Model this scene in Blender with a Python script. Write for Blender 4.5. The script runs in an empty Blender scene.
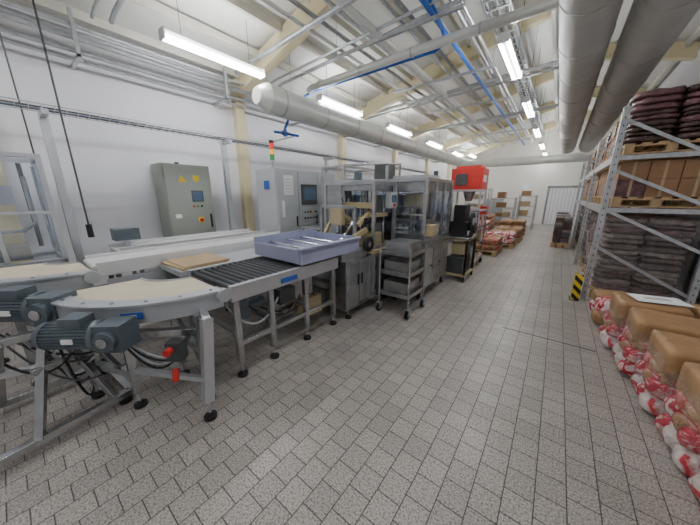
import bpy, bmesh, math, random
from mathutils import Vector, Matrix, noise
random.seed(7)
SC=bpy.context.scene

# ---------------------------------------------------------------- materials
def _new(name):
    m=bpy.data.materials.new(name); m.use_nodes=True
    nt=m.node_tree; b=nt.nodes['Principled BSDF']
    return m,nt,b
def mat(name,col,rough=.5,metal=0.,var=.08,vs=6.,bump=0.,bs=40.,spec=.5,coat=0.):
    m,nt,b=_new(name); N=nt.nodes; L=nt.links
    tc=N.new('ShaderNodeTexCoord')
    nz=N.new('ShaderNodeTexNoise'); nz.inputs['Scale'].default_value=vs; nz.inputs['Detail'].default_value=4
    L.new(tc.outputs['Object'],nz.inputs['Vector'])
    cr=N.new('ShaderNodeValToRGB')
    cr.color_ramp.elements[0].position=.3; cr.color_ramp.elements[1].position=.7
    cr.color_ramp.elements[0].color=tuple(c*(1-var) for c in col)+(1,)
    cr.color_ramp.elements[1].color=tuple(min(1,c*(1+var)) for c in col)+(1,)
    L.new(nz.outputs['Fac'],cr.inputs['Fac']); L.new(cr.outputs['Color'],b.inputs['Base Color'])
    b.inputs['Roughness'].default_value=rough; b.inputs['Metallic'].default_value=metal
    b.inputs['Specular IOR Level'].default_value=spec; b.inputs['Coat Weight'].default_value=coat
    if bump>0:
        n2=N.new('ShaderNodeTexNoise'); n2.inputs['Scale'].default_value=bs; n2.inputs['Detail'].default_value=3
        L.new(tc.outputs['Object'],n2.inputs['Vector'])
        bp=N.new('ShaderNodeBump'); bp.inputs['Strength'].default_value=bump; bp.inputs['Distance'].default_value=.02
        L.new(n2.outputs['Fac'],bp.inputs['Height']); L.new(bp.outputs['Normal'],b.inputs['Normal'])
    return m
def emis(name,col,s):
    m,nt,b=_new(name); b.inputs['Base Color'].default_value=col+(1,)
    b.inputs['Emission Color'].default_value=col+(1,); b.inputs['Emission Strength'].default_value=s
    return m
def clear(name,tint=(.93,.96,1),a=.09,rough=.08,bump=0):
    m,nt,b=_new(name); N=nt.nodes; L=nt.links
    t=N.new('ShaderNodeBsdfTransparent'); g=N.new('ShaderNodeBsdfGlossy'); g.inputs['Roughness'].default_value=rough
    t.inputs['Color'].default_value=tint+(1,)
    mx=N.new('ShaderNodeMixShader'); mx.inputs[0].default_value=a
    L.new(t.outputs[0],mx.inputs[1]); L.new(g.outputs[0],mx.inputs[2])
    L.new(mx.outputs[0],N['Material Output'].inputs['Surface'])
    if bump:
        tc=N.new('ShaderNodeTexCoord'); n2=N.new('ShaderNodeTexNoise'); n2.inputs['Scale'].default_value=14; n2.inputs['Distortion'].default_value=2
        L.new(tc.outputs['Object'],n2.inputs['Vector']); bp=N.new('ShaderNodeBump'); bp.inputs['Strength'].default_value=1; bp.inputs['Distance'].default_value=bump
        L.new(n2.outputs['Fac'],bp.inputs['Height']); L.new(bp.outputs['Normal'],g.inputs['Normal'])
    return m
def stripes(name,c1,c2,scale,rough=.5):
    m,nt,b=_new(name); N=nt.nodes; L=nt.links
    tc=N.new('ShaderNodeTexCoord'); sx=N.new('ShaderNodeSeparateXYZ'); L.new(tc.outputs['Object'],sx.inputs[0])
    a1=N.new('ShaderNodeMath'); a1.operation='ADD'; L.new(sx.outputs['X'],a1.inputs[0]); L.new(sx.outputs['Z'],a1.inputs[1])
    a0=N.new('ShaderNodeMath'); a0.operation='ADD'; L.new(a1.outputs[0],a0.inputs[0]); L.new(sx.outputs['Y'],a0.inputs[1])
    a2=N.new('ShaderNodeMath'); a2.operation='MULTIPLY'; a2.inputs[1].default_value=scale; L.new(a0.outputs[0],a2.inputs[0])
    a3=N.new('ShaderNodeMath'); a3.operation='FRACT'; L.new(a2.outputs[0],a3.inputs[0])
    a4=N.new('ShaderNodeMath'); a4.operation='GREATER_THAN'; a4.inputs[1].default_value=.5; L.new(a3.outputs[0],a4.inputs[0])
    mx=N.new('ShaderNodeMixRGB'); mx.inputs[1].default_value=c1+(1,); mx.inputs[2].default_value=c2+(1,)
    L.new(a4.outputs[0],mx.inputs[0]); L.new(mx.outputs[0],b.inputs['Base Color']); b.inputs['Roughness'].default_value=rough
    return m
def floor_mat():
    m,nt,b=_new('floor_tiles'); N=nt.nodes; L=nt.links
    tc=N.new('ShaderNodeTexCoord'); mp=N.new('ShaderNodeMapping'); mp.inputs['Rotation'].default_value=(0,0,math.radians(90))
    L.new(tc.outputs['Object'],mp.inputs['Vector'])
    br=N.new('ShaderNodeTexBrick'); br.offset=.5
    br.inputs['Scale'].default_value=1; br.inputs['Brick Width'].default_value=.150; br.inputs['Row Height'].default_value=.140
    br.inputs['Mortar Size'].default_value=.0032; br.inputs['Mortar Smooth'].default_value=.2; br.inputs['Bias'].default_value=0
    br.inputs['Color1'].default_value=(.50,.462,.425,1); br.inputs['Color2'].default_value=(.415,.383,.352,1)
    br.inputs['Mortar'].default_value=(.10,.092,.084,1)
    L.new(mp.outputs[0],br.inputs['Vector'])
    n1=N.new('ShaderNodeTexNoise'); n1.inputs['Scale'].default_value=95; n1.inputs['Detail'].default_value=2.5
    L.new(tc.outputs['Object'],n1.inputs['Vector'])
    c1=N.new('ShaderNodeValToRGB'); c1.color_ramp.elements[0].position=.34; c1.color_ramp.elements[1].position=.58
    c1.color_ramp.elements[0].color=(.44,.42,.41,1); c1.color_ramp.elements[1].color=(1.1,1.1,1.1,1)
    L.new(n1.outputs['Fac'],c1.inputs['Fac'])
    n2=N.new('ShaderNodeTexNoise'); n2.inputs['Scale'].default_value=1.1; n2.inputs['Detail'].default_value=5
    L.new(tc.outputs['Object'],n2.inputs['Vector'])
    c2=N.new('ShaderNodeValToRGB'); c2.color_ramp.elements[0].position=.3; c2.color_ramp.elements[1].position=.7
    c2.color_ramp.elements[0].color=(.82,.81,.80,1); c2.color_ramp.elements[1].color=(1.05,1.05,1.04,1)
    L.new(n2.outputs['Fac'],c2.inputs['Fac'])
    m1=N.new('ShaderNodeMixRGB'); m1.blend_type='MULTIPLY'; m1.inputs[0].default_value=1
    L.new(br.outputs['Color'],m1.inputs[1]); L.new(c1.outputs['Color'],m1.inputs[2])
    m2=N.new('ShaderNodeMixRGB'); m2.blend_type='MULTIPLY'; m2.inputs[0].default_value=1
    L.new(m1.outputs[0],m2.inputs[1]); L.new(c2.outputs['Color'],m2.inputs[2])
    L.new(m2.outputs[0],b.inputs['Base Color'])
    b.inputs['Roughness'].default_value=.34
    bp=N.new('ShaderNodeBump'); bp.invert=True; bp.inputs['Strength'].default_value=.5; bp.inputs['Distance'].default_value=.004
    L.new(br.outputs['Fac'],bp.inputs['Height']); L.new(bp.outputs['Normal'],b.inputs['Normal'])
    return m
def printed(name,stops,sc=5,bump=.7):
    m,nt,b=_new(name); N=nt.nodes; L=nt.links
    tc=N.new('ShaderNodeTexCoord'); v=N.new('ShaderNodeTexNoise'); v.inputs['Scale'].default_value=sc; v.inputs['Detail'].default_value=3; v.inputs['Distortion'].default_value=1.2
    L.new(tc.outputs['Object'],v.inputs['Vector'])
    c=N.new('ShaderNodeValToRGB'); e=c.color_ramp.elements
    e[0].position=stops[0][0]; e[0].color=stops[0][1]+(1,); e[1].position=stops[-1][0]; e[1].color=stops[-1][1]+(1,)
    for p,cl in stops[1:-1]: x=e.new(p); x.color=cl+(1,)
    L.new(v.outputs['Fac'],c.inputs['Fac']); L.new(c.outputs['Color'],b.inputs['Base Color'])
    b.inputs['Roughness'].default_value=.24
    n2=N.new('ShaderNodeTexNoise'); n2.inputs['Scale'].default_value=22; n2.inputs['Distortion'].default_value=1.5
    L.new(tc.outputs['Object'],n2.inputs['Vector'])
    bp=N.new('ShaderNodeBump'); bp.inputs['Strength'].default_value=bump; bp.inputs['Distance'].default_value=.03
    L.new(n2.outputs['Fac'],bp.inputs['Height']); L.new(bp.outputs['Normal'],b.inputs['Normal'])
    return m

M=dict(
 floor=floor_mat(),
 wall=mat('wall_paint',(.81,.81,.85),.6,0,.03,1.5),
 wallfar=mat('wall_paint_far',(.80,.78,.73),.6,0,.04,1.5),
 roof=mat('roof_panel',(.83,.83,.79),.6,0,.04,1.2),
 beam=mat('cream_paint',(.78,.69,.44),.5,0,.06,3),
 purlin=mat('purlin_paint',(.72,.70,.61),.55,0,.05,3),
 steel=mat('stainless_steel',(.52,.53,.54),.26,.9,.12,8),
 mfr=mat('machine_frame_steel',(.46,.47,.48),.30,.8,.14,8),
 alu=mat('aluminium_profile',(.60,.62,.65),.38,.75,.05,8),
 galv=mat('galvanised_steel',(.52,.54,.56),.40,.75,.14,14),
 dgrey=mat('dark_grey_metal',(.085,.09,.095),.5,.3,.15,9),
 black=mat('black_plastic',(.012,.012,.014),.45,0,.1,9),
 rubber=mat('roller_rubber',(.035,.04,.045),.4,.2,.15,9),
 motor=mat('motor_bluegrey',(.115,.145,.17),.40,.25,.12,9),
 belt=mat('beige_belt',(.68,.60,.45),.55,0,.06,5),
 whitebelt=mat('white_belt',(.74,.74,.74),.4,0,.03,5),
 greypaint=mat('light_grey_paint',(.44,.46,.48),.4,.1,.05,4),
 cabgreen=mat('cabinet_grey',(.33,.355,.315),.45,0,.04,3),
 cabwhite=mat('cabinet_light',(.50,.52,.54),.4,0,.04,3),
 creamm=mat('machine_cream',(.52,.43,.25),.4,.1,.10,5),
 lav=mat('pale_blue_tray',(.36,.38,.53),.35,.05,.05,4),
 blue=mat('blue_pipe_paint',(.02,.12,.48),.35,0,.1,5),
 bluelabel=mat('blue_label',(.03,.10,.42),.4),
 paper=mat('paper',(.88,.88,.87),.6,0,.02),
 red=mat('red_paint',(.62,.03,.02),.4,0,.08,5),
 yellow=mat('yellow_paint',(.80,.58,.02),.4,0,.05,5),
 green=mat('green_lens',(.05,.35,.1),.3),
 kraft=mat('kraft_cardboard',(.31,.175,.085),.7,0,.12,5,.25,14),
 kraft2=mat('kraft_carton_top',(.34,.19,.085),.55,0,.18,7,.4,12),
 board=mat('cardboard_sheet',(.47,.34,.20),.65,0,.06,4),
 wood=mat('pallet_wood',(.52,.36,.19),.7,0,.2,9),
 duct=mat('duct_fabric',(.52,.52,.49),.5,0,.08,3,.45,5),
 ductL=mat('duct_sheet',(.68,.69,.65),.35,.25,.06,3,.12,5),
 film1=mat('wrapped_dark',(.085,.05,.045),.26,0,.5,12,.8,25),
 film2=mat('wrapped_brown_grey',(.22,.175,.155),.25,0,.4,12,.8,25),
 film3=mat('wrapped_plum',(.15,.07,.075),.3,0,.5,14,.8,25),
 screen=mat('hmi_screen',(.10,.16,.24),.15),
 haz=stripes('hazard_stripes',(.80,.60,.03),(.015,.015,.015),7.),
 glass=clear('clear_guard'), film=clear('clear_film',(.97,.96,.96),.13,.22,.05),
 bag=printed('printed_plastic_bag',[(.40,(.82,.74,.72)),(.455,(.80,.55,.55)),(.48,(.62,.035,.075)),(.56,(.55,.03,.06)),(.60,(.78,.45,.42))],6),
 bagw=printed('white_plastic_bag',[(.35,(.70,.60,.56)),(.50,(.82,.75,.71)),(.55,(.80,.55,.53)),(.60,(.65,.06,.09))],5),
 bagb=printed('brown_plastic_bag',[(.36,(.24,.12,.06)),(.46,(.42,.25,.13)),(.52,(.50,.30,.17)),(.56,(.58,.04,.06)),(.66,(.70,.40,.34))],5),
 lamp=emis('tube_glow',(.975,.985,1),60.),
 lamph=mat('lamp_housing',(.75,.75,.75),.4),
 seam=mat('seam_dark',(.06,.055,.05),.7),
 ambl=emis('stack_amber',(.9,.45,.03),.6), redl=emis('stack_red',(.75,.04,.03),.6),
)

# ---------------------------------------------------------------- mesh builder
class G:
    def __init__(s,name): s.name=name; s.bm=bmesh.new(); s.m=[]
    def mi(s,k):
        if k not in s.m: s.m.append(k)
        return s.m.index(k)
    def _faces(s,vs,fs,k):
        V=[s.bm.verts.new(v) for v in vs]; i=s.mi(k)
        for f in fs:
            try: F=s.bm.faces.new([V[a] for a in f]); F.material_index=i
            except ValueError: pass
        return V
    def box(s,x0,x1,y0,y1,z0,z1,k):
        vs=[(x0,y0,z0),(x1,y0,z0),(x1,y1,z0),(x0,y1,z0),(x0,y0,z1),(x1,y0,z1),(x1,y1,z1),(x0,y1,z1)]
        s._faces(vs,[(0,3,2,1),(4,5,6,7),(0,1,5,4),(1,2,6,5),(2,3,7,6),(3,0,4,7)],k)
    def obox(s,c,size,k,rz=0,rx=0,ry=0):
        R=Matrix.Rotation(rz,3,'Z')@Matrix.Rotation(ry,3,'Y')@Matrix.Rotation(rx,3,'X')
        c=Vector(c); h=[a/2 for a in size]
        vs=[c+R@Vector((sx*h[0],sy*h[1],sz*h[2])) for sz in(-1,1) for sx,sy in((-1,-1),(1,-1),(1,1),(-1,1))]
        s._faces(vs,[(0,3,2,1),(4,5,6,7),(0,1,5,4),(1,2,6,5),(2,3,7,6),(3,0,4,7)],k)
    def bar(s,p0,p1,w,h,k):
        p0=Vector(p0);p1=Vector(p1);d=(p1-p0).normalized()
        up=Vector((0,0,1)) if abs(d.z)<.95 else Vector((1,0,0))
        a=d.cross(up).normalized();b=a.cross(d).normalized()
        vs=[]
        for p in(p0,p1):
            for sa,sb in((-1,-1),(1,-1),(1,1),(-1,1)): vs.append(p+a*sa*w/2+b*sb*h/2)
        s._faces(vs,[(0,3,2,1),(4,5,6,7),(0,1,5,4),(1,2,6,5),(2,3,7,6),(3,0,4,7)],k)
    def cyl(s,p0,p1,r,k,n=12,r2=None):
        p0=Vector(p0);p1=Vector(p1);d=(p1-p0).normalized(); r2=r if r2 is None else r2
        up=Vector((0,0,1)) if abs(d.z)<.95 else Vector((1,0,0))
        a=d.cross(up).normalized();b=a.cross(d).normalized()
        vs=[p0+(a*math.cos(t)+b*math.sin(t))*r for t in [2*math.pi*i/n for i in range(n)]]
        vs+=[p1+(a*math.cos(t)+b*math.sin(t))*r2 for t in [2*math.pi*i/n for i in range(n)]]
        s._faces(vs,[(i,(i+1)%n,n+(i+1)%n,n+i) for i in range(n)]+[tuple(range(n-1,-1,-1)),tuple(range(n,2*n))],k)
    def finned(s,p0,p1,r,r2,k,n=28):
        p0=Vector(p0);p1=Vector(p1);d=(p1-p0).normalized()
        up=Vector((0,0,1)); a=d.cross(up).normalized();b=a.cross(d).normalized()
        N=n*4; vs=[]
        for p in(p0,p1):
            for i in range(N):
                t=2*math.pi*i/N; rr=r if (i%4)<2 else r2
                vs.append(p+(a*math.cos(t)+b*math.sin(t))*rr)
        s._faces(vs,[(i,(i+1)%N,N+(i+1)%N,N+i) for i in range(N)]+[tuple(range(N-1,-1,-1)),tuple(range(N,2*N))],k)
    def tube(s,pts,r,k,n=8):
        P=[Vector(p) for p in pts]; m=len(P); vs=[]; prev=None
        for i,p in enumerate(P):
            d=((P[i+1]-p) if i==0 else (p-P[i-1]) if i==m-1 else ((P[i+1]-p).normalized()+(p-P[i-1]).normalized())).normalized()
            if prev is None:
                up=Vector((0,0,1)) if abs(d.z)<.9 else Vector((1,0,0)); a=d.cross(up).normalized()
            else: a=(prev-d*prev.dot(d)).normalized()
            prev=a; b=d.cross(a).normalized()
            for j in range(n):
                t=2*math.pi*j/n; vs.append(p+(a*math.cos(t)+b*math.sin(t))*r)
        fs=[(i*n+j,i*n+(j+1)%n,(i+1)*n+(j+1)%n,(i+1)*n+j) for i in range(m-1) for j in range(n)]
        fs+=[tuple(range(n-1,-1,-1)),tuple(range((m-1)*n,m*n))]
        s._faces(vs,fs,k)
    def cable(s,p0,p1,sag,r,k,n=10):
        p0=Vector(p0);p1=Vector(p1)
        s.tube([p0.lerp(p1,i/n)-Vector((0,0,sag*4*(i/n)*(1-i/n))) for i in range(n+1)],r,k,6)
    def arc(s,c,ri,ro,a0,a1,z0,z1,k,n=20):
        vs=[]
        for i in range(n+1):
            t=math.radians(a0+(a1-a0)*i/n); co,si=math.cos(t),math.sin(t)
            for r,z in((ri,z0),(ro,z0),(ro,z1),(ri,z1)): vs.append((c[0]+r*co,c[1]+r*si,z))
        fs=[]
        for i in range(n):
            for j in range(4): fs.append((i*4+j,i*4+(j+1)%4,(i+1)*4+(j+1)%4,(i+1)*4+j))
        fs+=[(3,2,1,0),(n*4,n*4+1,n*4+2,n*4+3)]
        s._faces(vs,fs,k)
    def blob(s,c,size,k,amp=.02,sq=5.,fr=6.,cuts=7,rz=0,seed=0):
        bm=bmesh.new(); bmesh.ops.create_cube(bm,size=2.)
        bmesh.ops.subdivide_edges(bm,edges=bm.edges[:],cuts=cuts,use_grid_fill=True)
        R=Matrix.Rotation(rz,3,'Z'); c=Vector(c); idx={}; vs=[]
        for i,v in enumerate(bm.verts):
            p=v.co.copy(); l=(abs(p.x)**sq+abs(p.y)**sq+abs(p.z)**sq)**(1/sq); p/=l
            q=Vector((p.x*size[0]/2,p.y*size[1]/2,p.z*size[2]/2))
            nn=noise.noise(q*fr+Vector((seed*3.1,seed,0)))+.5*noise.noise(q*fr*2.7+Vector((seed,0,seed)))
            q+=p.normalized()*nn*amp
            vs.append(c+R@q); idx[v]=i
        fs=[tuple(idx[v] for v in f.verts) for f in bm.faces]; bm.free()
        s._faces(vs,fs,k)
    def foot(s,x,y,z,k='galv'):
        s.cyl((x,y,0),(x,y,.025),.045,'black',14); s.cyl((x,y,.025),(x,y,.05),.03,'black',12,.014)
        s.cyl((x,y,.04),(x,y,z),.011,k,8)
    def leg(s,x,y,top,w=.05,k='steel'):
        s.foot(x,y,.16); s.box(x-w/2,x+w/2,y-w/2,y+w/2,.13,top,k)
    def caster(s,x,y,top=.14):
        s.cyl((x-.018,y,.055),(x+.018,y,.055),.055,'black',16); s.cyl((x-.021,y,.055),(x+.021,y,.055),.025,'galv',10)
        s.box(x-.03,x-.024,y-.03,y+.03,.05,top,'galv'); s.box(x+.024,x+.03,y-.03,y+.03,.05,top,'galv'); s.box(x-.04,x+.04,y-.04,y+.04,top-.008,top,'galv')
    def frame(s,x0,x1,y0,y1,z0,z1,w,k):
        for x in(x0,x1):
            for y in(y0,y1): s.box(x-w/2,x+w/2,y-w/2,y+w/2,z0,z1,k)
        for z in(z0+w/2,z1-w/2):
            for x in(x0,x1): s.box(x-w/2,x+w/2,y0+w/2,y1-w/2,z-w/2,z+w/2,k)
            for y in(y0,y1): s.box(x0+w/2,x1-w/2,y-w/2,y+w/2,z-w/2,z+w/2,k)
    def done(s,bevel=0,ang=35):
        bmesh.ops.recalc_face_normals(s.bm,faces=s.bm.faces[:])
        me=bpy.data.meshes.new(s.name); 
        xs=[v.co for v in s.bm.verts]
        lo=Vector((min(v.x for v in xs),min(v.y for v in xs),min(v.z for v in xs))); hi=Vector((max(v.x for v in xs),max(v.y for v in xs),max(v.z for v in xs)))
        o=Vector(((lo.x+hi.x)/2,(lo.y+hi.y)/2,lo.z))
        for v in s.bm.verts: v.co-=o
        s.bm.to_mesh(me); s.bm.free()
        for k in s.m: me.materials.append(M[k])
        me.polygons.foreach_set('use_smooth',[True]*len(me.polygons))
        me.set_sharp_from_angle(angle=math.radians(ang))
        ob=bpy.data.objects.new(s.name,me); ob.location=o; SC.collection.objects.link(ob)
        if bevel:
            b=ob.modifiers.new('bevel','BEVEL'); b.width=bevel; b.segments=2; b.limit_method='ANGLE'; b.angle_limit=math.radians(50)
        return ob

XL,XR,Y0,Y1=-5.8,2.0,-4.0,18.5
RX,RZ=.3,5.43; ZL=3.9; ZR=5.0
# ---------------------------------------------------------------- shell
g=G('floor'); g.box(XL-.2,XR+.2,Y0-.2,Y1+.2,-.1,0,'floor'); ob=g.done()
for v in ob.data.vertices: v.co+=ob.location
ob.location=(0,0,0)
g=G('wall_left'); g.box(XL-.15,XL,Y0,Y1,0,ZL,'wall'); g.done()
g=G('wall_right'); g.box(XR,XR+.15,Y0,Y1,0,ZR,'wall'); g.done()
def gable(name,y0,y1,k):
    g=G(name); pts=[(XL-.15,0),(XR+.15,0),(XR+.15,ZR),(RX,RZ),(XL-.15,ZL)]
    vs=[(x,y0,z) for x,z in pts]+[(x,y1,z) for x,z in pts]
    g._faces(vs,[(4,3,2,1,0),(5,6,7,8,9)]+[(i,(i+1)%5,5+(i+1)%5,5+i) for i in range(5)],k); g.done()
gable('wall_far',Y1,Y1+.15,'wallfar'); gable('wall_near',Y0-.15,Y0,'wall')
g=G('ceiling')
def slab(g,xa,za,xb,zb,ya,yb,t,k):
    vs=[(xa,ya,za),(xb,ya,zb),(xb,yb,zb),(xa,yb,za),(xa,ya,za+t),(xb,ya,zb+t),(xb,yb,zb+t),(xa,yb,za+t)]
    g._faces(vs,[(0,3,2,1),(4,5,6,7),(0,1,5,4),(1,2,6,5),(2,3,7,6),(3,0,4,7)],k)
slab(g,XL-.2,ZL,RX,RZ,Y0-.2,Y1+.2,.12,'roof'); slab(g,RX,RZ,XR+.2,ZR,Y0-.2,Y1+.2,.12,'roof'); g.done()
def rz(x): return ZL+(x-XL)*(RZ-ZL)/(RX-XL)-.012 if x<=RX else RZ-(x-RX)*(RZ-ZR)/(XR-RX)-.012
for yy in (0,3.5,7,10.5,14,17.5):
    g=G('roof_rafter')
    slab(g,XL,rz(XL)-.34,RX,RZ-.34,yy-.09,yy+.09,.33,'beam'); slab(g,RX,RZ-.34,XR,rz(XR)-.34,yy-.09,yy+.09,.33,'beam'); g.done(.008)
    g=G('wall_column'); g.box(XL,XL+.16,yy-.1,yy+.1,0,ZL-.35,'beam'); g.box(XL,XL+.18,yy-.14,yy+.14,0,.02,'beam'); g.done(.006)
g=G('roof_purlins')
for i in range(9):
    x=XL+.35+i*.68
    for ya in (-3.9,.1,3.6,7.1,10.6,14.1):
        yb={-3.9:-.1,.1:3.4,3.6:6.9,7.1:10.4,10.6:13.9,14.1:17.4}[ya]
        g.box(x-.035,x+.035,ya,yb,rz(x)-.11,rz(x)+.0,'purlin')
for x in (.75,1.3,1.8): g.box(x-.04,x+.04,-3.9,17.4,rz(x)-.12,rz(x)-.01,'purlin')
g.done()
g=G('baseboard_left'); g.box(XL,XL+.02,Y0,Y1,0,.15,'seam'); g.done()
g=G('door_1'); g.box(-.5,.9,Y1-.05,Y1-.005,0,2.0,'greypaint')
for i in range(9): g.box(-.48+i*.153,-.35+i*.153,Y1-.07,Y1-.05,.02,1.95,'wall')
g.box(-.58,-.5,Y1-.1,Y1-.005,0,2.08,'steel'); g.box(.9,.98,Y1-.1,Y1-.005,0,2.08,'steel'); g.box(-.58,.98,Y1-.1,Y1-.005,2.0,2.08,'steel'); g.done()
g=G('floor_expansion_joint'); g.box(-.32,.55,3.52,3.532,0,.002,'seam'); g.done()

# ---------------------------------------------------------------- lamps
def lamp(x,y,z,L=1.45):
    g=G('fluorescent_batten_light')
    g.box(x-.025,x+.025,y-L/2,y+L/2,z+.0,z+.09,'lamph'); g.box(x-.075,x+.075,y-L/2-.02,y-L/2,z-.03,z+.09,'lamph'); g.box(x-.075,x+.075,y+L/2,y+L/2+.02,z-.03,z+.09,'lamph')
    for dx in(-.05,.05): g.cyl((x+dx,y-L/2,z),(x+dx,y+L/2,z),.022,'lamp',10)
    for dy in(-.5,.5): g.cyl((x,y+dy,z+.09),(x,y+dy,rz(x)),.004,'dgrey',6)
    g.done()
for y in (-1.0,2.4,5.25,8.1,11.1,14.2,16.9): lamp(-4.3,y,3.55 if y<16 else 3.75)  # last lamp of this row is an addition, put in to brighten the far end
for y in (-1.0,2.2,5.3,8.3,11.4,14.6,17.5): lamp(-.92,y,3.62)

# ---------------------------------------------------------------- ducts
def duct(name,x,z,ya,yb,r,k,cap=False,step=1.1):
    g=G(name); n=int((yb-ya)/.25); pts=[(x,ya+(yb-ya)*i/n,z) for i in range(n+1)]
    g.tube(pts,r,k,28)
    y=ya+.3
    while y<yb: g.cyl((x,y,z),(x,y+.03,z),r+.008,'galv' if k=='ductL' else k,28); y+=step
    if cap: g.cyl((x,ya-.18,z),(x,ya,z),r*.55,k,28,r)
    y=ya+.6
    while y<yb: g.cyl((x,y,z+r-.01),(x,y,rz(x)),.006,'galv',6); y+=2.2
    g.done()
duct('ventilation_duct',-4.35,3.25,3.2,16.0,.235,'ductL',True)
duct('fabric_air_duct',-.05,3.6,-3.,15.5,.27,'duct')
duct('fabric_air_duct',.60,3.62,-3.,15.5,.29,'duct',step=1.4)
g=G('cross_air_duct'); g.tube([(-4.35,16.03,3.25),(-3.9,16.3,3.25),(-3,16.4,3.25),(.7,16.4,3.25),(1.6,16.4,3.25)],.2,'ductL',20)
for x in(-3,-1,1): g.cyl((x,16.4,3.4),(x,16.4,rz(x)),.008,'galv',6)
g.done()

# ---------------------------------------------------------------- pipes
g=G('overhead_pipe_bundle')
for x,z,r,k in [(-1.72,3.95,.03,'blue'),(-1.55,4.15,.04,'galv'),(-1.4,4.05,.025,'galv'),(-1.9,4.2,.045,'ductL'),(-2.1,4.1,.03,'galv'),(-2.35,4.2,.025,'galv'),(-.5,4.4,.05,'ductL'),(-.35,4.2,.03,'galv'),(-2.9,4.15,.03,'galv'),(-1.8,4.05,.03,'galv'),(-2.22,4.05,.02,'galv'),(-2.6,4.0,.05,'ductL'),(-3.2,4.1,.03,'galv'),(-3.35,4.0,.03,'ductL')]:
    g.tube([(x,-3,z),(x,3,z),(x,9,z),(x,16,z)],r,k,10)
for y in range(-2,16,2):
    g.box(-3.4,-1.3,y-.02,y+.02,3.86,3.9,'galv')
    for x in(-3.38,-1.34): g.cyl((x,y,3.88),(x,y,rz(x)),.006,'galv',6)
g.done()
g=G('overhead_cable_ladder')
g.box(-1.30,-1.28,-3,16,4.25,4.33,'galv'); g.box(-.98,-.96,-3,16,4.25,4.33,'galv'); 
for i in range(76): g.box(-1.28,-.98,-3+i*.25,-2.96+i*.25,4.25,4.26,'galv')
for i in range(5): g.tube([(-1.25+i*.06,-3,4.28),(-1.25+i*.06,16,4.28)],.018,'dgrey' if i%2 else 'galv',6)
g.done()
g=G('insulated_cross_pipe'); g.tube([(-4.5,4.4,3.7),(-4.4,4.42,3.76),(-2,4.42,3.78),(-.36,4.42,3.78)],.065,'ductL',14)
for x in(-4.2,-3.2,-2.2,-1.2): g.cyl((x,4.42,3.775),(x+.03,4.42,3.775),.072,'galv',14)
g.done()
g=G('cross_pipe_run')
for y,z,r in [(4.15,3.97,.03),(3.95,3.97,.022),(7.35,3.95,.03),(1.4,4.0,.03),(1.2,3.97,.02),(7.2,4.0,.045),(10.2,3.95,.045),(3.2,3.95,.035)]: g.tube([(-5.2,y,z-.12),(-5.0,y,z-.08),(-.36,y,z+.12)],r,'galv',8)
g.done()
g=G('blue_compressed_air_pipe')
g.tube([(-1.72,2.2,4.4),(-1.72,4.4,3.95),(-1.72,4.6,3.85),(-1.9,4.65,3.8),(-4.6,4.65,3.8),(-4.75,4.6,3.74),(-4.78,4.2,3.4),(-4.78,3.95,2.95),(-4.78,3.95,2.8)],.028,'blue',10)
g.tube([(-4.85,3.72,2.86),(-4.80,3.85,2.86),(-4.76,4.3,2.86)],.026,'blue',10)
g.cyl((-4.78,3.95,2.80),(-4.78,3.95,2.93),.042,'blue',14); g.cyl((-4.79,3.88,2.86),(-4.78,4.02,2.86),.04,'dgrey',12); g.cyl((-4.78,3.95,2.86),(-4.70,3.95,2.86),.012,'steel',8); g.box(-4.70,-4.69,3.88,4.02,2.85,2.87,'blue')
g.tube([(-4.78,4.25,2.86),(-5.1,4.25,2.85),(-5.6,4.25,2.83)],.018,'steel',8)
g.done()
g=G('eaves_pipe_bundle')
for i,(x,z,r) in enumerate([(-5.5,3.72,.03),(-5.4,3.62,.035),(-5.3,3.72,.025),(-5.52,3.5,.03),(-5.56,3.40,.02)]):
    g.tube([(x,-3.5,z),(x,3,z),(x,9,z),(x,16,z)],r,'galv',8)
for y in range(-3,16,2): g.box(XL+.002,-5.22,y-.02,y+.02,3.34,3.38,'galv'); g.box(-5.26,-5.22,y-.02,y+.02,3.3,3.88,'galv')
g.done()
g=G('wire_cable_tray')
X,Z=-4.95,2.56
for dx in(-.1,.1):
    for dz in(0,.05): g.tube([(X+dx,-2,Z+dz),(X+dx,12,Z+dz)],.006,'galv',5)
for i in range(140):
    y=-2+i*.1; g.box(X-.1,X+.1,y-.003,y+.003,Z-.004,Z+.002,'galv'); g.box(X-.103,X-.097,y-.003,y+.003,Z,Z+.05,'galv'); g.box(X+.097,X+.103,y-.003,y+.003,Z,Z+.05,'galv')
for dx,k in((-.05,'dgrey'),(0,'motor'),(.05,'dgrey'),(.02,'blue')): g.tube([(X+dx,-2,Z+.02),(X+dx,12,Z+.02)],.016,k,6)
g.done()
for y in(.5,2.66,5.4,9.):
    g=G('tray_support_post'); g.box(-4.99,-4.91,y-.04,y+.04,.01,2.52,'alu'); g.box(-5.05,-4.7,y-.03,y+.03,2.48,2.54,'alu'); g.box(-5.04,-4.86,y-.09,y+.09,0,.012,'galv'); g.done(.004)
g=G('hanging_cable'); g.tube([(-4.3,.57,4.24),(-4.3,.57,2.5),(-4.28,.57,1.25)],.009,'dgrey',8); g.cyl((-4.28,.57,1.12),(-4.28,.57,1.27),.028,'black',10); g.done()
g=G('hanging_cable'); g.tube([(-5.12,.35,4.04),(-5.12,.36,2.4),(-5.12,.36,2.05)],.008,'dgrey',8); g.done()

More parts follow.
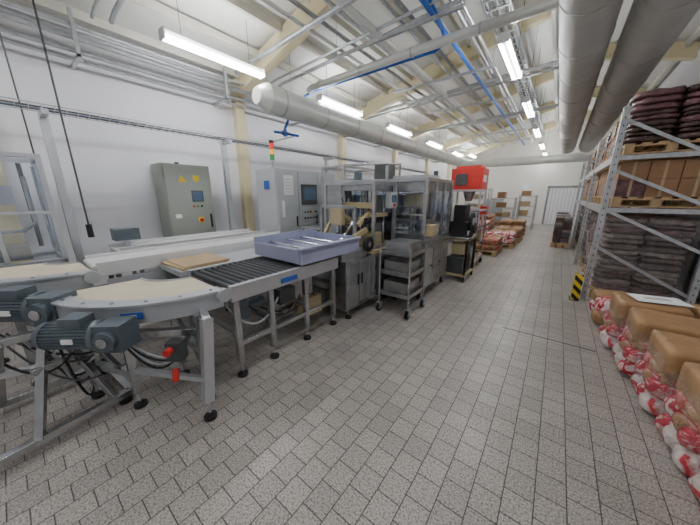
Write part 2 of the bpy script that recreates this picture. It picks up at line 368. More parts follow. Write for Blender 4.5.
# ---------------------------------------------------------------- cabinets
g=G('electrical_cabinet')
g.box(-5.75,-5.3,1.73,2.51,.1,2.12,'cabgreen'); g.box(-5.74,-5.32,1.75,2.49,0,.1,'dgrey')
g.box(-5.3,-5.28,1.75,2.49,.13,2.09,'cabgreen')
g.box(-5.28,-5.265,2.42,2.45,1.0,1.25,'black')
g.box(-5.28,-5.27,2.14,2.34,1.48,1.68,'dgrey'); g.box(-5.27,-5.268,2.16,2.32,1.5,1.66,'screen')
for i in range(3): g.cyl((-5.28,2.15+i*.07,1.40),(-5.262,2.15+i*.07,1.40),.018,['red','green','black'][i],10)
g._faces([(-5.279,1.95,1.82),(-5.279,2.08,1.82),(-5.279,2.015,1.94)],[(0,1,2)],'yellow')
g.box(-5.28,-5.276,2.2,2.3,1.84,1.94,'yellow'); g.box(-5.28,-5.276,1.83,1.93,1.2,1.27,'paper')
g.cyl((-5.28,2.25,1.15),(-5.24,2.25,1.15),.03,'red',14); g.box(-5.28,-5.275,2.2,2.3,1.1,1.2,'yellow')
g.box(-5.45,-5.4,2.0,2.05,2.12,2.16,'dgrey')
g.done(.005)
g=G('control_cabinet')
g.box(-4.6,-4.02,3.04,4.63,.1,2.06,'cabwhite'); g.box(-4.58,-4.04,3.06,4.61,0,.1,'dgrey')
for a,b in((3.06,3.54),(3.56,4.08),(4.1,4.61)): g.box(-4.02,-4.0,a,b,.13,2.03,'cabwhite'); g.box(-4.0,-3.985,b-.07,b-.04,1.0,1.2,'black')
g.box(-4.0,-3.99,3.2,3.42,1.6,1.95,'paper'); g.box(-4.0,-3.99,3.14,3.2,1.2,1.5,'paper')
for i in range(5): g.box(-3.99,-3.989,3.22,3.40,1.65+i*.055,1.66+i*.055,'greypaint')
g.box(-4.0,-3.97,3.62,4.02,1.42,1.80,'dgrey'); g.box(-3.97,-3.966,3.67,3.97,1.50,1.74,'screen')
g.box(-4.0,-3.985,3.62,4.04,1.05,1.34,'greypaint')
for i in range(5):
    g.cyl((-3.985,3.68+i*.075,1.27),(-3.965,3.68+i*.075,1.27),.02,['green','red','black','yellow','black'][i],10)
    g.cyl((-3.985,3.68+i*.075,1.15),(-3.965,3.68+i*.075,1.15),.018,'black',10)
g.box(-4.0,-3.994,4.2,4.3,1.75,1.85,'yellow')
g.box(-4.35,-4.2,3.03,3.04,1.7,1.85,'bluelabel')
g.done(.005)
g=G('signal_tower_light'); x,y=-4.3,3.22
g.cyl((x,y,2.06),(x,y,2.09),.045,'black',12); g.cyl((x,y,2.09),(x,y,2.22),.014,'galv',8)
for i,k in enumerate(['green','ambl','redl']): g.cyl((x,y,2.22+i*.1),(x,y,2.312+i*.1),.042,k,16); g.cyl((x,y,2.312+i*.1),(x,y,2.32+i*.1),.044,'black',16)
g.cyl((x,y,2.52),(x,y,2.56),.042,'black',16); g.done()

# ---------------------------------------------------------------- conveyors
def gearmotor(g,c,ang,L=.5,r=.085):
    d=Vector((math.cos(ang),math.sin(ang),0)); s=Vector((-d.y,d.x,0)); c=Vector(c)
    g.finned(c-d*L*.42,c+d*L*.12,r,r*.86,'motor'); g.cyl(c-d*L*.5,c-d*L*.42,r*.93,'motor',24,r*1.03); 
    g.cyl(c-d*L*.52,c-d*L*.5,r*.6,'black',20); g.cyl(c+d*L*.12,c+d*L*.18,r*1.12,'motor',24)
    g.obox(c+d*L*.32,(L*.3,r*1.7,r*2.0),'motor',ang); g.cyl(c+d*L*.32-s*r*1.2,c+d*L*.32+s*r*1.2,r*.7,'motor',20)
    g.cyl(c+d*L*.32-s*r*1.35,c+d*L*.32-s*r*1.1,r*.35,'steel',14)
    g.obox(c-d*L*.1+Vector((0,0,r*1.15)),(L*.24,r*1.2,r*.6),'motor',ang)
    g.obox(c-d*L*.1-s*r*1.0,(L*.12,r*.1,r*.35),'paper',ang)
def label(g,p,ang,w,h):
    g.obox(p,(w,.004,h),'bluelabel',ang)
    g.obox(Vector(p)+Vector((math.sin(ang),-math.cos(ang),0))*.0025,(w*.45,.002,h*.35),'paper',ang)
def curve(g,c,ri,ro,z,a0=-90,a1=0):
    g.arc(c,ri,ro,a0,a1,z-.03,z,'belt',26)
    g.arc(c,ro,ro+.012,a0,a1,z-.13,z+.012,'greypaint',26); g.arc(c,ri-.012,ri,a0,a1,z-.13,z+.012,'greypaint',26)
    g.arc(c,ro-.09,ro+.03,a0,a1,z+.001,z+.018,'alu',26)
    g.arc(c,ri,ro,a0,a1,z-.12,z-.1,'greypaint',20)
    for a in range(int(a0)+6,int(a1),14):
        t=math.radians(a); g.cyl((c[0]+(ro-.02)*math.cos(t),c[1]+(ro-.02)*math.sin(t),z+.018),(c[0]+(ro-.02)*math.cos(t),c[1]+(ro-.02)*math.sin(t),z+.026),.012,'steel',8)
    for a in(a0,a1):
        t=math.radians(a); d=Vector((math.cos(t),math.sin(t),0)); p=Vector((c[0],c[1],z-.03))
        g.cyl(p+d*(ri),p+d*(ro),.028,'belt',14); g.cyl(p+d*(ro+.0),p+d*(ro+.05),.055,'greypaint',18); 
gA=G('curved_belt_conveyor'); cA=(-4.0,.36); curve(gA,cA,.22,.82,.93,-100,0)
label(gA,(cA[0]+.85*math.cos(math.radians(-28)),cA[1]+.85*math.sin(math.radians(-28)),.87),math.radians(62),.12,.05)
gearmotor(gA,(-2.95,-.02,.80),math.radians(38),.58,.105)
for x,y in((-3.3,.30),(-3.35,-.1),(-3.9,.30),(-4.1,-.3)): gA.leg(x,y,.82,.05)
gA.bar((-3.3,.30,.35),(-3.35,-.1,.35),.04,.04,'steel'); gA.bar((-3.3,.30,.35),(-3.9,.30,.35),.04,.04,'steel'); gA.bar((-3.35,-.1,.6),(-3.3,.30,.25),.03,.03,'steel')
gA.done(.003)
gB=G('curved_belt_conveyor'); cB=(-2.88,.94); curve(gB,cB,.30,.86,.86,-95,0)
a=math.radians(-38); label(gB,(cB[0]+.892*math.cos(a),cB[1]+.892*math.sin(a),.80),a+math.pi/2,.13,.05)
gearmotor(gB,(-2.26,.18,.73),math.radians(40),.54,.09)
for x,y in((-1.98,.72),(-2.35,.36),(-2.48,.72),(-2.75,.18)): gB.leg(x,y,.75,.055)
gB.bar((-1.98,.72,.45),(-2.48,.72,.45),.05,.05,'steel'); gB.bar((-2.35,.36,.3),(-2.75,.18,.3),.05,.05,'steel'); gB.bar((-1.98,.72,.62),(-2.35,.36,.62),.05,.05,'steel')
gB.bar((-1.98,.72,.3),(-2.48,.72,.65),.03,.03,'steel'); gB.bar((-2.35,.36,.2),(-2.75,.18,.6),.03,.03,'steel')
gB.bar((-1.88,.74,.74),(-1.80,.64,.14),.07,.06,'alu'); gB.foot(-1.80,.64,.16); gB.bar((-1.88,.74,.72),(-2.1,.8,.76),.05,.05,'alu')
gB.bar((-1.81,.65,.32),(-2.35,.36,.32),.035,.035,'alu')
gB.obox((-1.96,.55,.55),(.10,.08,.14),'dgrey',.6); gB.cyl((-1.93,.5,.58),(-1.90,.47,.58),.026,'red',14); gB.cyl((-1.95,.52,.42),(-1.92,.50,.34),.022,'red',12)
for i in range(4): gB.cable((-2.3+i*.05,.3,.68),(-1.95-.03*i,.6,.5),.1+.03*i,.008,'black' if i%2 else 'greypaint')
gB.cable((-2.75,.15,.7),(-2.3,.25,.66),.18,.01,'black'); gB.cable((-2.7,.2,.55),(-2.35,.35,.4),.12,.008,'dgrey')
gB.done(.003)
g=G('conveyor_support_frame')
g.bar((-2.36,-.42,.07),(-2.5,.34,.07),.05,.05,'steel'); g.bar((-3.1,-.5,.07),(-3.1,.3,.07),.05,.05,'steel'); g.bar((-2.5,.34,.07),(-3.1,.3,.07),.05,.05,'steel')
g.bar((-2.40,-.15,.07),(-2.75,.0,.66),.045,.045,'steel'); g.bar((-2.49,.25,.07),(-2.85,.05,.66),.045,.045,'steel'); g.bar((-2.7,-.2,.66),(-3.1,-.3,.07),.045,.045,'steel')
g.bar((-2.75,.0,.66),(-2.75,-.4,.66),.05,.05,'steel'); g.bar((-2.6,-.1,.45),(-2.68,.12,.45),.04,.04,'steel')
g.bar((-2.9,-.35,.07),(-2.9,-.35,.68),.05,.05,'alu'); g.bar((-2.9,-.35,.4),(-2.75,.0,.4),.04,.04,'alu')
for x,y in((-2.36,-.42),(-2.5,.3),(-3.1,.28)): g.cyl((x,y,0),(x,y,.05),.045,'black',14)
g.cable((-2.9,-.3,.66),(-2.6,.1,.5),.2,.01,'black'); g.cable((-3.0,-.2,.6),(-2.5,.2,.3),.15,.008,'dgrey')
for i in range(7): g.cable((-2.98+.05*i,-.2+.04*i,.66),(-2.55-.04*i,.2,.48-.04*i),.08+.05*i,.009,['black','dgrey','greypaint'][i%3])
g.done(.003)
g=G('roller_conveyor'); ya,yb=1.0,2.35; xa,xb=-2.80,-2.02
for x in(xa,xb): g.box(x-.02,x+.02,ya,yb,.74,.87,'alu'); g.box(x-.028,x+.028,ya,yb,.868,.876,'greypaint')
n=21
for i in range(n): y=ya+.04+i*(yb-ya-.08)/(n-1); g.cyl((xa+.02,y,.845),(xb-.02,y,.845),.024,'rubber',12)
for y in(1.05,1.4,1.85,2.3):
    for x in(xb-.03,xa+.03): g.leg(x,y,.74,.05)
    g.box(xa+.05,xb-.05,y-.02,y+.02,.4,.44,'steel'); 
g.box(xb-.05,xb-.01,1.4,2.3,.3,.34,'steel'); g.box(xb-.05,xb-.01,1.05,1.4,.3,.34,'steel')
g.box(-2.6,-2.2,1.5,2.1,.45,.70,'mfr'); g.box(-2.2,-2.1,1.55,1.75,.5,.66,'dgrey')
g.cyl((-2.15,1.2,.6),(-2.15,1.38,.6),.05,'motor',16); g.box(-2.2,-2.1,1.1,1.2,.5,.68,'motor')
g.cable((-2.1,1.2,.62),(-2.08,1.8,.55),.2,.009,'black'); g.cable((-2.3,1.2,.62),(-2.2,2.2,.5),.25,.009,'dgrey')
g.cable((-2.1,1.0,.68),(-2.06,1.5,.62),.22,.01,'greypaint'); g.cable((-2.4,1.4,.5),(-2.2,2.2,.3),.12,.01,'black')
g.box(-2.5,-2.15,1.9,2.2,.2,.42,'creamm'); g.cyl((-2.3,1.7,.3),(-2.3,1.95,.3),.06,'steel',16)
g.box(xb+.02,xb+.03,1.5,1.7,.77,.82,'bluelabel')
g.done(.002)
g=G('side_table_with_cardboard'); g.box(-3.42,-2.87,.95,2.35,.80,.855,'greypaint')
for x,y in((-3.38,1.0),(-3.38,2.3),(-2.91,2.3),(-2.91,1.0)): g.leg(x,y,.8,.045)
g.obox((-3.16,1.22,.868),(.52,.5,.02),'board',.06); g.obox((-3.16,1.25,.884),(.51,.48,.012),'board',.0)
g.done(.002)
g=G('white_belt_conveyor'); g.box(-3.95,-3.48,.44,3.0,.90,.93,'whitebelt'); 
for x in(-3.97,-3.46): g.box(x-.015,x+.015,.44,3.0,.82,.96,'whitebelt')
g.cyl((-3.95,.44,.905),(-3.48,.44,.905),.026,'whitebelt',12)
for y in(.6,1.7,2.8):
    for x in(-3.9,-3.52): g.leg(x,y,.8,.045)
g.box(-3.47,-3.45,.5,3.0,.45,.78,'greypaint'); g.done(.003)
g=G('white_belt_conveyor'); g.box(-4.83,-4.35,.8,2.95,.86,.90,'whitebelt')
for x in(-4.85,-4.33): g.box(x-.015,x+.015,.8,2.95,.80,.95,'whitebelt')
for y in(1.0,2.5):
    for x in(-4.8,-4.4): g.leg(x,y,.8,.045)
g.done(.003)
g=G('safety_guard_enclosure'); 
g.frame(-5.1,-4.45,-1.2,.33,.85,2.02,.045,'alu')
for x,y in((-4.45,-1.2),(-4.45,.33),(-5.1,.33),(-5.1,-1.2)): g.leg(x,y,.88,.045,'alu')
g.box(-4.47,-4.43,-.1,-.06,.9,2.0,'alu'); g.box(-4.47,-4.43,-1.2,.33,1.4,1.43,'alu')
g.box(-4.452,-4.446,-1.15,.33,.9,1.98,'glass'); g.box(-5.05,-4.5,.33,.335,.9,1.98,'glass')
g.box(-5.0,-4.6,-.9,.1,.9,1.05,'steel'); g.tube([(-4.8,-.8,1.2),(-4.8,.1,1.2),(-4.7,.2,1.3),(-4.7,.2,1.8)],.02,'steel'); g.cyl((-4.8,-.3,1.05),(-4.8,-.3,1.35),.05,'motor',16)
g.box(-4.9,-4.7,-.1,.1,1.5,1.7,'greypaint'); g.tube([(-4.6,.28,1.0),(-4.6,.28,1.9)],.015,'steel'); g.tube([(-4.9,.2,1.0),(-4.9,.2,1.95)],.02,'dgrey')
g.done(.003)
g=G('junction_box'); g.box(-4.78,-4.58,.83,1.11,1.0,1.16,'motor'); g.box(-4.70,-4.66,.94,1.0,.90,1.0,'alu'); g.done(.006)

# ---------------------------------------------------------------- machine 1: carton erector
g=G('carton_erecting_machine')
g.box(-2.80,-1.98,2.40,2.95,.80,.90,'mfr'); g.box(-2.95,-1.95,2.45,3.0,.14,.80,'steel')
slab(g,-2.78,.955,-2.0,.935,1.75,2.75,.02,'lav')
g.box(-2.0,-1.975,1.75,2.75,.90,1.06,'lav'); g.box(-2.80,-2.775,1.75,2.75,.92,1.12,'lav'); g.box(-2.78,-2.0,1.74,1.765,.91,1.06,'lav'); g.box(-2.78,-2.0,2.735,2.76,.93,1.08,'lav')
g.box(-2.02,-1.955,1.73,2.77,1.055,1.075,'lav')
for y in(1.95,2.2,2.45): g.cyl((-2.76,y,1.04),(-2.0,y,1.02),.014,'steel',10)
for x in(-2.7,-2.1): g.box(x-.02,x+.02,1.78,1.82,.88,.94,'steel')
g.box(-2.85,-1.88,3.0,3.6,.14,.82,'steel'); g.box(-2.87,-1.86,2.96,3.62,.82,.87,'creamm')
for x in(-2.85,-2.0):
    for y in(2.55,3.5): g.foot(x,y,.15)
g.box(-1.95,-1.935,2.5,2.7,.2,.76,'mfr'); g.box(-1.95,-1.935,2.73,2.95,.2,.76,'mfr'); g.box(-1.935,-1.92,2.67,2.69,.45,.6,'black'); g.box(-1.935,-1.92,2.75,2.77,.45,.6,'black')
g.box(-1.88,-1.865,3.05,3.55,.2,.76,'dgrey'); g.cyl((-1.865,3.2,.5),(-1.84,3.2,.5),.12,'steel',22); g.cyl((-1.865,3.42,.38),(-1.84,3.42,.38),.07,'steel',18)
g.frame(-2.80,-1.93,3.02,3.58,.87,1.78,.045,'mfr')
g.box(-2.78,-1.95,3.575,3.58,.9,1.74,'glass'); g.box(-2.78,-2.5,3.03,3.04,.9,1.74,'mfr')
for i in range(4):
    x=-2.68+i*.22
    g.cyl((x,3.15,.87),(x,3.15,1.55),.018,'steel',10); g.cyl((x,3.42,.87),(x,3.42,1.5),.018,'steel',10)
    g.box(x-.05,x+.05,3.1,3.46,1.12+.06*i,1.17+.06*i,'creamm')
g.box(-2.75,-2.0,3.1,3.17,1.42,1.5,'creamm'); g.box(-2.6,-2.3,3.05,3.4,.9,1.15,'dgrey'); g.box(-2.25,-2.0,3.08,3.35,.88,1.08,'creamm'); g.cyl((-2.05,3.0,1.25),(-2.05,3.5,1.25),.045,'black',16)
g.cyl((-2.5,3.2,1.5),(-2.5,3.2,1.74),.05,'motor',16); g.cyl((-2.2,3.3,1.2),(-2.2,3.3,1.65),.05,'steel',16); g.box(-2.7,-2.1,3.3,3.5,1.0,1.6,'mfr')
g.obox((-2.1,3.1,1.32),(.05,.5,.05),'creamm',0,.5); g.obox((-2.4,3.1,1.25),(.05,.5,.05),'creamm',0,-.4); g.obox((-2.25,2.9,1.15),(.04,.45,.04),'steel',0,.7)
g.obox((-2.6,2.88,1.2),(.04,.4,.04),'creamm',0,.9); g.obox((-2.05,2.88,1.1),(.05,.3,.06),'creamm',0,.25)
for x in(-2.7,-2.1): g.box(x-.02,x+.02,2.80,2.84,.9,1.45,'mfr')
g.box(-2.7,-2.1,2.80,2.84,1.42,1.46,'mfr'); g.box(-2.5,-2.3,2.78,2.86,1.2,1.42,'creamm'); g.cyl((-2.4,2.82,.9),(-2.4,2.82,1.2),.03,'steel',12)
g.cyl((-1.95,2.9,.96),(-1.91,2.9,.96),.10,'black',22); g.cyl((-1.91,2.9,.96),(-1.90,2.9,.96),.04,'steel',16)
for i in range(7): g.cable((-2.7+i*.1,3.1,1.7),(-2.6+i*.08,3.3,1.0),-.05+.04*i,.008,['black','blue','dgrey'][i%3])
g.box(-1.92,-1.84,3.3,3.5,1.42,1.64,'greypaint'); g.box(-1.84,-1.836,3.33,3.47,1.5,1.6,'screen'); g.cyl((-1.84,3.4,1.46),(-1.82,3.4,1.46),.02,'red',12)
g.box(-2.75,-2.0,3.05,3.55,1.66,1.80,'mfr'); g.cyl((-2.4,3.3,1.8),(-2.4,3.3,1.92),.06,'motor',16)
g.done(.003)

g=G('stainless_tray_trolley')
x0,x1,y0,y1=-1.80,-1.36,3.0,3.5
for x in(x0,x1):
    for y in(y0,y1): g.cyl((x,y,.14),(x,y,.95),.014,'steel',10); g.caster(x,y)
for z in(.25,.55,.82):
    g.box(x0,x1,y0,y1,z,z+.012,'steel'); g.box(x0,x1,y0,y0+.01,z,z+.07,'steel'); g.box(x0,x1,y1-.01,y1,z,z+.07,'steel'); g.box(x1-.01,x1,y0,y1,z,z+.07,'steel'); g.box(x0,x0+.01,y0,y1,z,z+.07,'steel')
g.box(x0+.04,x1-.05,y0+.05,y1-.06,.83,1.0,'mfr'); g.box(x0+.04,x1-.05,y0+.05,y1-.06,.56,.74,'mfr'); g.box(x0+.04,x1-.05,y0+.05,y1-.06,.26,.46,'mfr')
g.done()
g=G('packaging_machine')
xa,xb,ya,yb=-2.62,-1.48,3.72,4.85
g.box(xa,xb,ya,yb,.16,.86,'steel'); g.box(xa-.02,xb+.02,ya-.02,yb+.02,.86,.91,'steel')
for x in(xa+.05,xb-.05):
    for y in(ya+.06,yb-.06): g.caster(x,y,.16)
for a in(ya+.03,ya+.40,ya+.77): g.box(xb,xb+.015,a,a+.33,.2,.82,'steel' if a<ya+.7 else 'mfr'); g.cyl((xb+.015,a+.29,.5),(xb+.035,a+.29,.5),.014,'black',10)
g.frame(xa+.03,xb-.03,ya+.02,yb-.02,.91,1.84,.05,'steel')
for y in(ya+.38,ya+.75): g.box(xb-.05,xb-.01,y-.02,y+.02,.91,1.82,'steel'); g.box(xa+.01,xa+.05,y-.02,y+.02,.91,1.82,'mfr')
g.box(-2.07,-2.03,ya,ya+.04,.91,1.82,'steel'); g.box(xa+.05,xb-.05,ya,ya+.04,1.3,1.33,'steel')
g.box(xa+.05,-2.07,ya+.01,ya+.03,.91,1.3,'steel'); g.box(xb-.04,xb-.02,ya+.04,ya+.36,.91,1.25,'steel'); g.box(xa+.04,xb-.04,ya+.04,yb-.04,1.66,1.82,'mfr')
g.box(xb-.032,xb-.027,ya+.04,yb-.04,.92,1.66,'glass'); g.box(xa+.05,xb-.05,ya+.018,ya+.022,.92,1.66,'glass')
for i in range(4):
    y=3.92+i*.25; g.cyl((-2.3,y,.9),(-2.3,y,1.6),.02,'steel',10); g.box(-2.4,-1.7,y-.03,y+.03,1.15+.06*(i%2),1.21+.06*(i%2),'creamm' if i%2 else 'steel'); g.cyl((-1.8,y,.95),(-1.8,y,1.4),.045,'motor' if i%2 else 'steel',14)
g.box(-2.5,-1.6,3.82,4.7,.9,1.0,'mfr'); g.box(-2.4,-2.1,3.85,4.2,1.3,1.6,'greypaint'); g.box(-2.0,-1.65,4.3,4.6,1.25,1.6,'greypaint'); g.box(-1.9,-1.6,3.85,4.1,1.4,1.62,'creamm')
g.box(xb-.02,xb+.07,3.8,4.05,1.0,1.16,'creamm')
for z in(1.05,1.2,1.4,1.6): g.cyl((-2.35,3.76,z),(-1.6,3.76,z+.03),.012,'steel',8)
g.box(-2.2,-1.6,4.0,4.5,1.84,1.9,'greypaint'); g.cyl((-2.2,3.8,1.84),(-2.2,3.8,2.05),.03,'steel',12); g.tube([(-2.4,4.6,1.84),(-2.4,4.6,2.15),(-3.2,4.62,2.2),(-3.98,4.6,2.2)],.025,'steel')
g.box(-2.5,-2.25,3.9,4.15,1.84,2.08,'dgrey'); g.cyl((-1.75,4.7,1.84),(-1.75,4.7,2.0),.04,'motor',14)
for i in range(6): g.cable((-2.2,3.9+.15*i,1.66),(-1.9,3.95+.12*i,1.1),.1,.008,['black','blue'][i%2])
g.done(.003)
g=G('overhead_transfer_conveyor')
g.box(-3.75,-2.95,3.3,3.8,1.0,1.05,'steel')
for x,y in((-3.7,3.35),(-3.7,3.75),(-3.0,3.35),(-3.0,3.75)): g.leg(x,y,1.0,.045)
g.frame(-3.5,-3.0,3.7,4.7,1.4,2.10,.04,'mfr')
for x,y in((-3.5,3.7),(-3.5,4.7),(-3.0,4.7),(-3.0,3.7)): g.box(x-.02,x+.02,y-.02,y+.02,1.05 if y<4 else 0,1.42,'mfr')
g.cyl((-3.4,3.9,1.75),(-3.1,3.9,1.75),.12,'greypaint',20); g.cyl((-3.4,4.3,1.9),(-3.1,4.3,1.9),.09,'steel',20); g.box(-3.4,-3.1,4.4,4.6,1.6,1.9,'cabwhite'); g.box(-3.42,-3.08,3.8,4.6,1.42,1.5,'mfr')
g.done(.003)

g=G('label_applicator_on_stand')
for x in(-1.62,-1.2):
    for y in(5.05,5.65): g.caster(x,y,.12); g.box(x-.02,x+.02,y-.02,y+.02,.12,.8,'creamm')
g.frame(-1.62,-1.2,5.05,5.65,.1,.82,.04,'creamm'); g.box(-1.64,-1.18,5.03,5.67,.8,.84,'steel')
g.box(-1.58,-1.25,5.1,5.6,.84,1.12,'black'); g.cyl((-1.24,5.3,1.12),(-1.20,5.3,1.12),.17,'black',24); g.cyl((-1.22,5.3,1.12),(-1.185,5.3,1.12),.07,'greypaint',18)
g.box(-1.5,-1.3,5.08,5.4,1.12,1.42,'black'); g.cyl((-1.24,5.55,.98),(-1.2,5.55,.98),.10,'dgrey',20); g.box(-1.24,-1.23,5.12,5.22,.88,.96,'paper')
g.box(-1.55,-1.25,5.1,5.6,.14,.45,'dgrey'); g.cable((-1.3,5.2,.9),(-1.3,5.6,.3),.1,.01,'black'); g.box(-1.5,-1.28,5.15,5.5,.5,.7,'creamm')
g.done(.004)
g=G('work_trolley')
for x in(-1.75,-1.3):
    for y in(6.1,6.9): g.caster(x,y,.13); g.cyl((x,y,.13),(x,y,1.3),.015,'steel',10)
for z in(.2,.55,.9,1.25): g.box(-1.77,-1.28,6.08,6.92,z,z+.03,'steel')
g.box(-1.7,-1.35,6.2,6.5,.93,1.1,'wall'); g.box(-1.7,-1.35,6.6,6.85,.58,.8,'board'); g.box(-1.7,-1.4,6.2,6.6,.23,.45,'greypaint')
g.done()
def farmach(x0,x1,y0,y1,h,k='greypaint',name='processing_machine'):
    g=G(name); g.box(x0,x1,y0,y1,.12,h*.5,k); 
    for x in(x0+.06,x1-.06):
        for y in(y0+.06,y1-.06): g.foot(x,y,.14)
    g.frame(x0+.03,x1-.03,y0+.03,y1-.03,h*.5,h,.045,'mfr'); g.box(x0+.1,x1-.1,y0+.15,y1-.15,h*.5,h*.8,'steel'); g.box(x1-.035,x1-.03,y0+.05,y1-.05,h*.5,h,'glass')
    g.box(x1,x1+.012,y0+.1,(y0+y1)/2-.02,.2,h*.46,'steel'); g.box(x1,x1+.012,(y0+y1)/2+.02,y1-.1,.2,h*.46,'steel')
    g.cyl((x0+.3,(y0+y1)/2,h*.8),(x1-.2,(y0+y1)/2,h*.8),.1,'dgrey',16)
    g.box(x1-.2,x1+.08,y1-.35,y1-.05,h*.62,h*.85,'cabwhite'); g.box(x1+.08,x1+.085,y1-.32,y1-.08,h*.68,h*.82,'screen'); g.done(.003)
farmach(-3.6,-2.1,5.1,6.6,1.9); farmach(-4.2,-2.9,7.0,8.4,1.8,'cabwhite'); farmach(-4.4,-3.2,8.8,9.9,1.7); farmach(-5.0,-3.9,10.4,11.8,2.0,'cabwhite')
g=G('red_filling_machine'); g.box(-2.9,-1.95,9.2,10.0,1.75,2.42,'red'); g.box(-2.8,-2.05,9.3,9.9,2.42,2.5,'red'); g.cyl((-2.4,9.6,1.4),(-2.4,9.6,1.78),.1,'steel',18,.22)
g.frame(-2.88,-1.97,9.22,9.98,0,1.77,.06,'greypaint'); g.box(-2.8,-2.05,9.3,9.9,.1,1.2,'cabwhite'); g.box(-2.05,-2.04,9.4,9.8,.3,1.1,'greypaint'); g.box(-1.95,-1.94,9.3,9.7,2.0,2.2,'paper'); g.box(-2.75,-2.4,9.16,9.2,1.9,2.25,'dgrey'); g.box(-1.97,-1.75,9.3,9.6,1.0,1.25,'red'); g.done(.01)

def pallet(g,x0,x1,y0,y1,z=0,k='wood'):
    n=6; w=(x1-x0)
    for i in range(n): a=x0+i*(w-.1)/(n-1); g.box(a,a+.1,y0,y1,z+.122,z+.144,k)
    for y in(y0,(y0+y1)/2-.05,y1-.1):
        g.box(x0,x1,y,y+.1,z+.1,z+.122,k); g.box(x0,x1,y,y+.1,z,z+.02,k)
        for x in(x0,(x0+x1)/2-.05,x1-.1): g.box(x,x+.1,y,y+.1,z+.02,z+.1,k)
sd=0
for x,y,k,h in((-1.5,8.3,'bagb',.36),(-1.3,9.75,'bag',.34),(-1.25,11.1,'kraft2',.35),(-2.4,11.3,'bag',.5),(-1.3,12.5,'kraft2',.5),(-2.5,12.8,'bagb',.66)):
    g=G('pallet_of_bagged_goods'); pallet(g,x-.4,x+.4,y-.5,y+.5)
    lay=max(1,int(h/.16))
    for l in range(lay):
        for i in range(2):
            for j in range(3): sd+=1; g.blob((x-.2+i*.4,y-.33+j*.33,.144+.085+l*.16),(.4,.33,.17),k if (sd%3) else 'kraft2',.012,4.,8.,4,0,sd)
    g.done()
def shelf(x0,x1,y0,y1,h,n=4):
    g=G('storage_shelving')
    for x in(x0,x1):
        for y in(y0,y1): g.box(x-.025,x+.025,y-.025,y+.025,0,h,'galv')
    for i in range(n):
        z=.12+i*(h-.2)/(n-1) ; g.box(x0,x1,y0,y1,z,z+.04,'galv')
        if i<n-1 or h<2:
            x=x0+.05
            while x<x1-.4:
                w=random.uniform(.25,.42); hh=random.uniform(.18,.34)*(h/n)/.45
                g.box(x,x+w,y0+.03,y1-.05,z+.04,z+.04+hh,random.choice(['kraft','board','paper','film2','dgrey','wood','kraft','greypaint'])); x+=w+random.uniform(.02,.1)
    g.done()
shelf(-2.4,-1.6,14.5,15.1,1.5); shelf(-1.5,-.85,15.2,15.8,1.6); shelf(-3.6,-2.6,13.9,14.5,1.9,5); shelf(-4.9,-3.8,12.5,13.1,1.8,5)
g=G('stainless_sink_cabinet'); g.box(-3.5,-2.6,17.9,18.4,.1,1.4,'steel'); g.box(-3.45,-2.65,17.92,18.38,0,.1,'dgrey'); g.box(-3.48,-3.06,17.88,17.9,.15,1.35,'greypaint'); g.box(-3.04,-2.62,17.88,17.9,.15,1.35,'greypaint'); g.done(.005)
g=G('wall_sign'); g.box(-1.75,-1.45,Y1-.02,Y1-.005,1.9,2.2,'paper'); g.done()

# ---------------------------------------------------------------- racks
def upright_pair(g,y,x0=.54,x1=1.6,h=2.75):
    for x in(x0,x1):
        g.box(x-.03,x+.03,y-.035,y-.03,.01,h,'galv'); g.box(x-.035,x-.03,y-.035,y+.035,.01,h,'galv'); g.box(x+.03,x+.035,y-.035,y+.035,.01,h,'galv'); g.box(x-.08,x+.08,y-.07,y+.07,0,.012,'galv')
        z=.1
        while z<h-.1: g.box(x-.006,x+.006,y-.037,y-.034,z,z+.025,'seam'); z+=.1
    for za,zb in((.25,.85),(.85,1.4),(1.4,1.95),(1.95,2.6)):
        if int(round(za*10))%2: g.bar((x0,y,za),(x1,y,zb),.03,.04,'galv')
        else: g.bar((x0,y,zb),(x1,y,za),.03,.04,'galv')
def layers(g,x0,x1,y0,y1,z0,z1,ks,t=.05):
    z=z0
    while z<z1-.02:
        h=random.uniform(.7,1.3)*t
        for j in range(3):
            a=y0+(y1-y0)*j/3; b=y0+(y1-y0)*(j+1)/3
            for i in range(2):
                u=x0+(x1-x0)*i/2; v=x0+(x1-x0)*(i+1)/2
                d=lambda: random.uniform(-.012,.012)
                g.box(u+.005+d(),v-.005+d(),a+.005+d(),b-.005+d(),z,z+h*.92,random.choice(ks))
        z+=h
def wrap(g,x0,x1,y0,y1,z0,z1,ks,t,seed):
    z=z0; i=0
    while z<z1-.02:
        i+=1; h=t*random.uniform(.7,1.3)
        for j in range(2):
            a=x0+(x1-x0)*j/2; b=a+(x1-x0)/2
            for q in range(2):
                c=y0+(y1-y0)*q/2; d=c+(y1-y0)/2
                g.blob(((a+b)/2+random.uniform(-.012,.012),(c+d)/2,z+h/2),((b-a)*1.0,(d-c)*1.0,h*1.04),random.choice(ks),.022,5,8,6,0,seed+i*3+j+q*7)
        z+=h
g=G('pallet_rack')
ys=(5.4,8.1,10.8,13.5)
for y in ys: upright_pair(g,y)
for i in range(3):
    for z in(1.38,2.1):
        for x in(.54,1.6): g.box(x-.02,x+.02,ys[i]+.035,ys[i+1]-.035,z-.05,z+.05,'galv')
g.box(.57,1.57,5.38,5.42,1.36,1.42,'galv'); g.box(.57,1.57,5.38,5.42,2.07,2.13,'galv')
g.done()
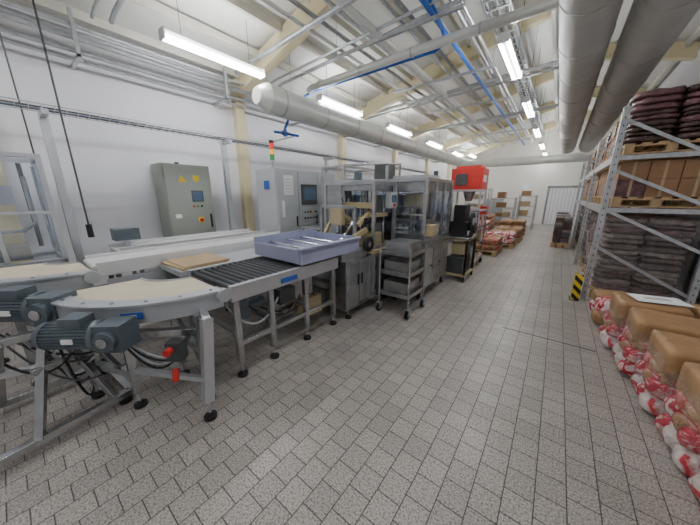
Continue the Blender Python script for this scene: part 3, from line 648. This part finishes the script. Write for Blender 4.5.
for i,(a) in enumerate((5.52,6.82,8.2,9.5,10.9)):
    b=a+1.2
    g=G('wrapped_pallet_load'); pallet(g,.62,1.52,a,b,0)
    if i<2: wrap(g,.62,1.52,a+.02,b-.02,.15,1.22,['film2','film1','film2','film3'],.075,i)
    else: layers(g,.62,1.52,a,b,.15,1.22,['film1','film2','film3'],.07)
    g.box(.60,1.54,a-.005,b+.005,.15,1.26,'film'); g.done()
    g=G('carton_pallet_load'); pallet(g,.62,1.52,a,b,1.43)
    for l in range(2):
        for p in range(3):
            for q in range(3): g.box(.63+p*.3,.92+p*.3,a+.01+q*.4,a+.39+q*.4,1.575+l*.24,1.81+l*.24,'kraft' if (p+q+l)%4 else 'film3'); g.box(.76+p*.3,.79+p*.3,a+.008+q*.4,a+.392+q*.4,1.576+l*.24,1.812+l*.24,'board')
    g.done()
    g=G('wrapped_pallet_load'); pallet(g,.62,1.52,a,b,2.15)
    if i<1: wrap(g,.60,1.54,a-.02,b-.02,2.30,2.94,['film3','film1','film1'],.07,i+9)
    else: layers(g,.64,1.5,a+.02,b-.02,2.30,2.85,['film1','film3','kraft'],.1)
    g.done(0,50)
g=G('rack_corner_protector'); g.box(.38,.48,5.18,5.21,0,.42,'haz'); g.box(.38,.41,5.21,5.36,0,.42,'haz'); g.box(.36,.455,5.16,5.38,0,.012,'dgrey'); g.done(.003)
for y in(10.4,12.2,14.2):
    g=G('wrapped_pallet_load'); pallet(g,.0,.45,y,y+.8); layers(g,.02,.43,y,y+.8,.15,.9,['film1','film2','dgrey'],.08); g.done()

# ---------------------------------------------------------------- bag row in the right foreground
k=0
for r,(y,xl) in enumerate(((3.84,.60),(3.34,.66),(2.84,.72),(2.34,.77),(1.84,.80),(1.34,.82))):
    for c in range(2):
        x=xl+.27+c*.56; k+=1
        g=G('shrink_wrapped_bag_bundle')
        for j in range(3):
            g.blob((x,y-.155+.155*j,.085),(.54,.165,.17),'bagw' if (j+k)%3 else 'bag',.018,3.2,9,6,random.uniform(-.05,.05),k*3+j)
            g.blob((x,y-.155+.155*j,.225),(.53,.165,.16),'bag' if (j+k)%2 else 'bagb',.02,3.2,9,6,random.uniform(-.05,.05),k*5+j)
        g.blob((x+.01,y,.33),(.50,.45,.12),'bagb',.02,6,7,7,random.uniform(-.05,.05),k+40)
        rr=random.uniform(-.08,.08)
        g.blob((x+.02,y,.455),(.50,.44,.20),'kraft2',.010,14,4,9,rr,k+60)
        g.obox((x+.02,y,.552),(.44,.006,.006),'kraft',rr)
        g.blob((x,y,.25),(.565,.50,.48),'film',.03,5,10,9,0,k+80)
        g.done(0,60)
g=G('paper_delivery_note'); g.obox((.95,3.88,.572),(.40,.24,.003),'paper',.25); g.obox((.95,3.88,.5745),(.2,.012,.001),'seam',.25); g.obox((.94,3.91,.5745),(.2,.008,.001),'seam',.25); g.done()
g=G('paper_sack_pile')
for j in range(2):
    for i in range(2): g.blob((.78,4.42+.36*i,.09+.16*j),(.42,.36,.18),'bag' if (i+j)%2 else 'kraft2',.02,4,6,6,.1*i,i+5*j)
g.done(0,60)

# ---------------------------------------------------------------- camera & world
cam=bpy.data.cameras.new('camera'); co=bpy.data.objects.new('camera',cam); SC.collection.objects.link(co)
cam.sensor_width=36; cam.lens=263/700*36; cam.clip_start=.02; cam.clip_end=100
co.location=(0,0,1.6); co.rotation_euler=(math.radians(90)-math.atan(67.5/263),0,math.radians(37.7)); SC.camera=co
w=bpy.data.worlds.new('world'); SC.world=w; w.use_nodes=True; w.node_tree.nodes['Background'].inputs[0].default_value=(.8,.85,.9,1); w.node_tree.nodes['Background'].inputs[1].default_value=.3
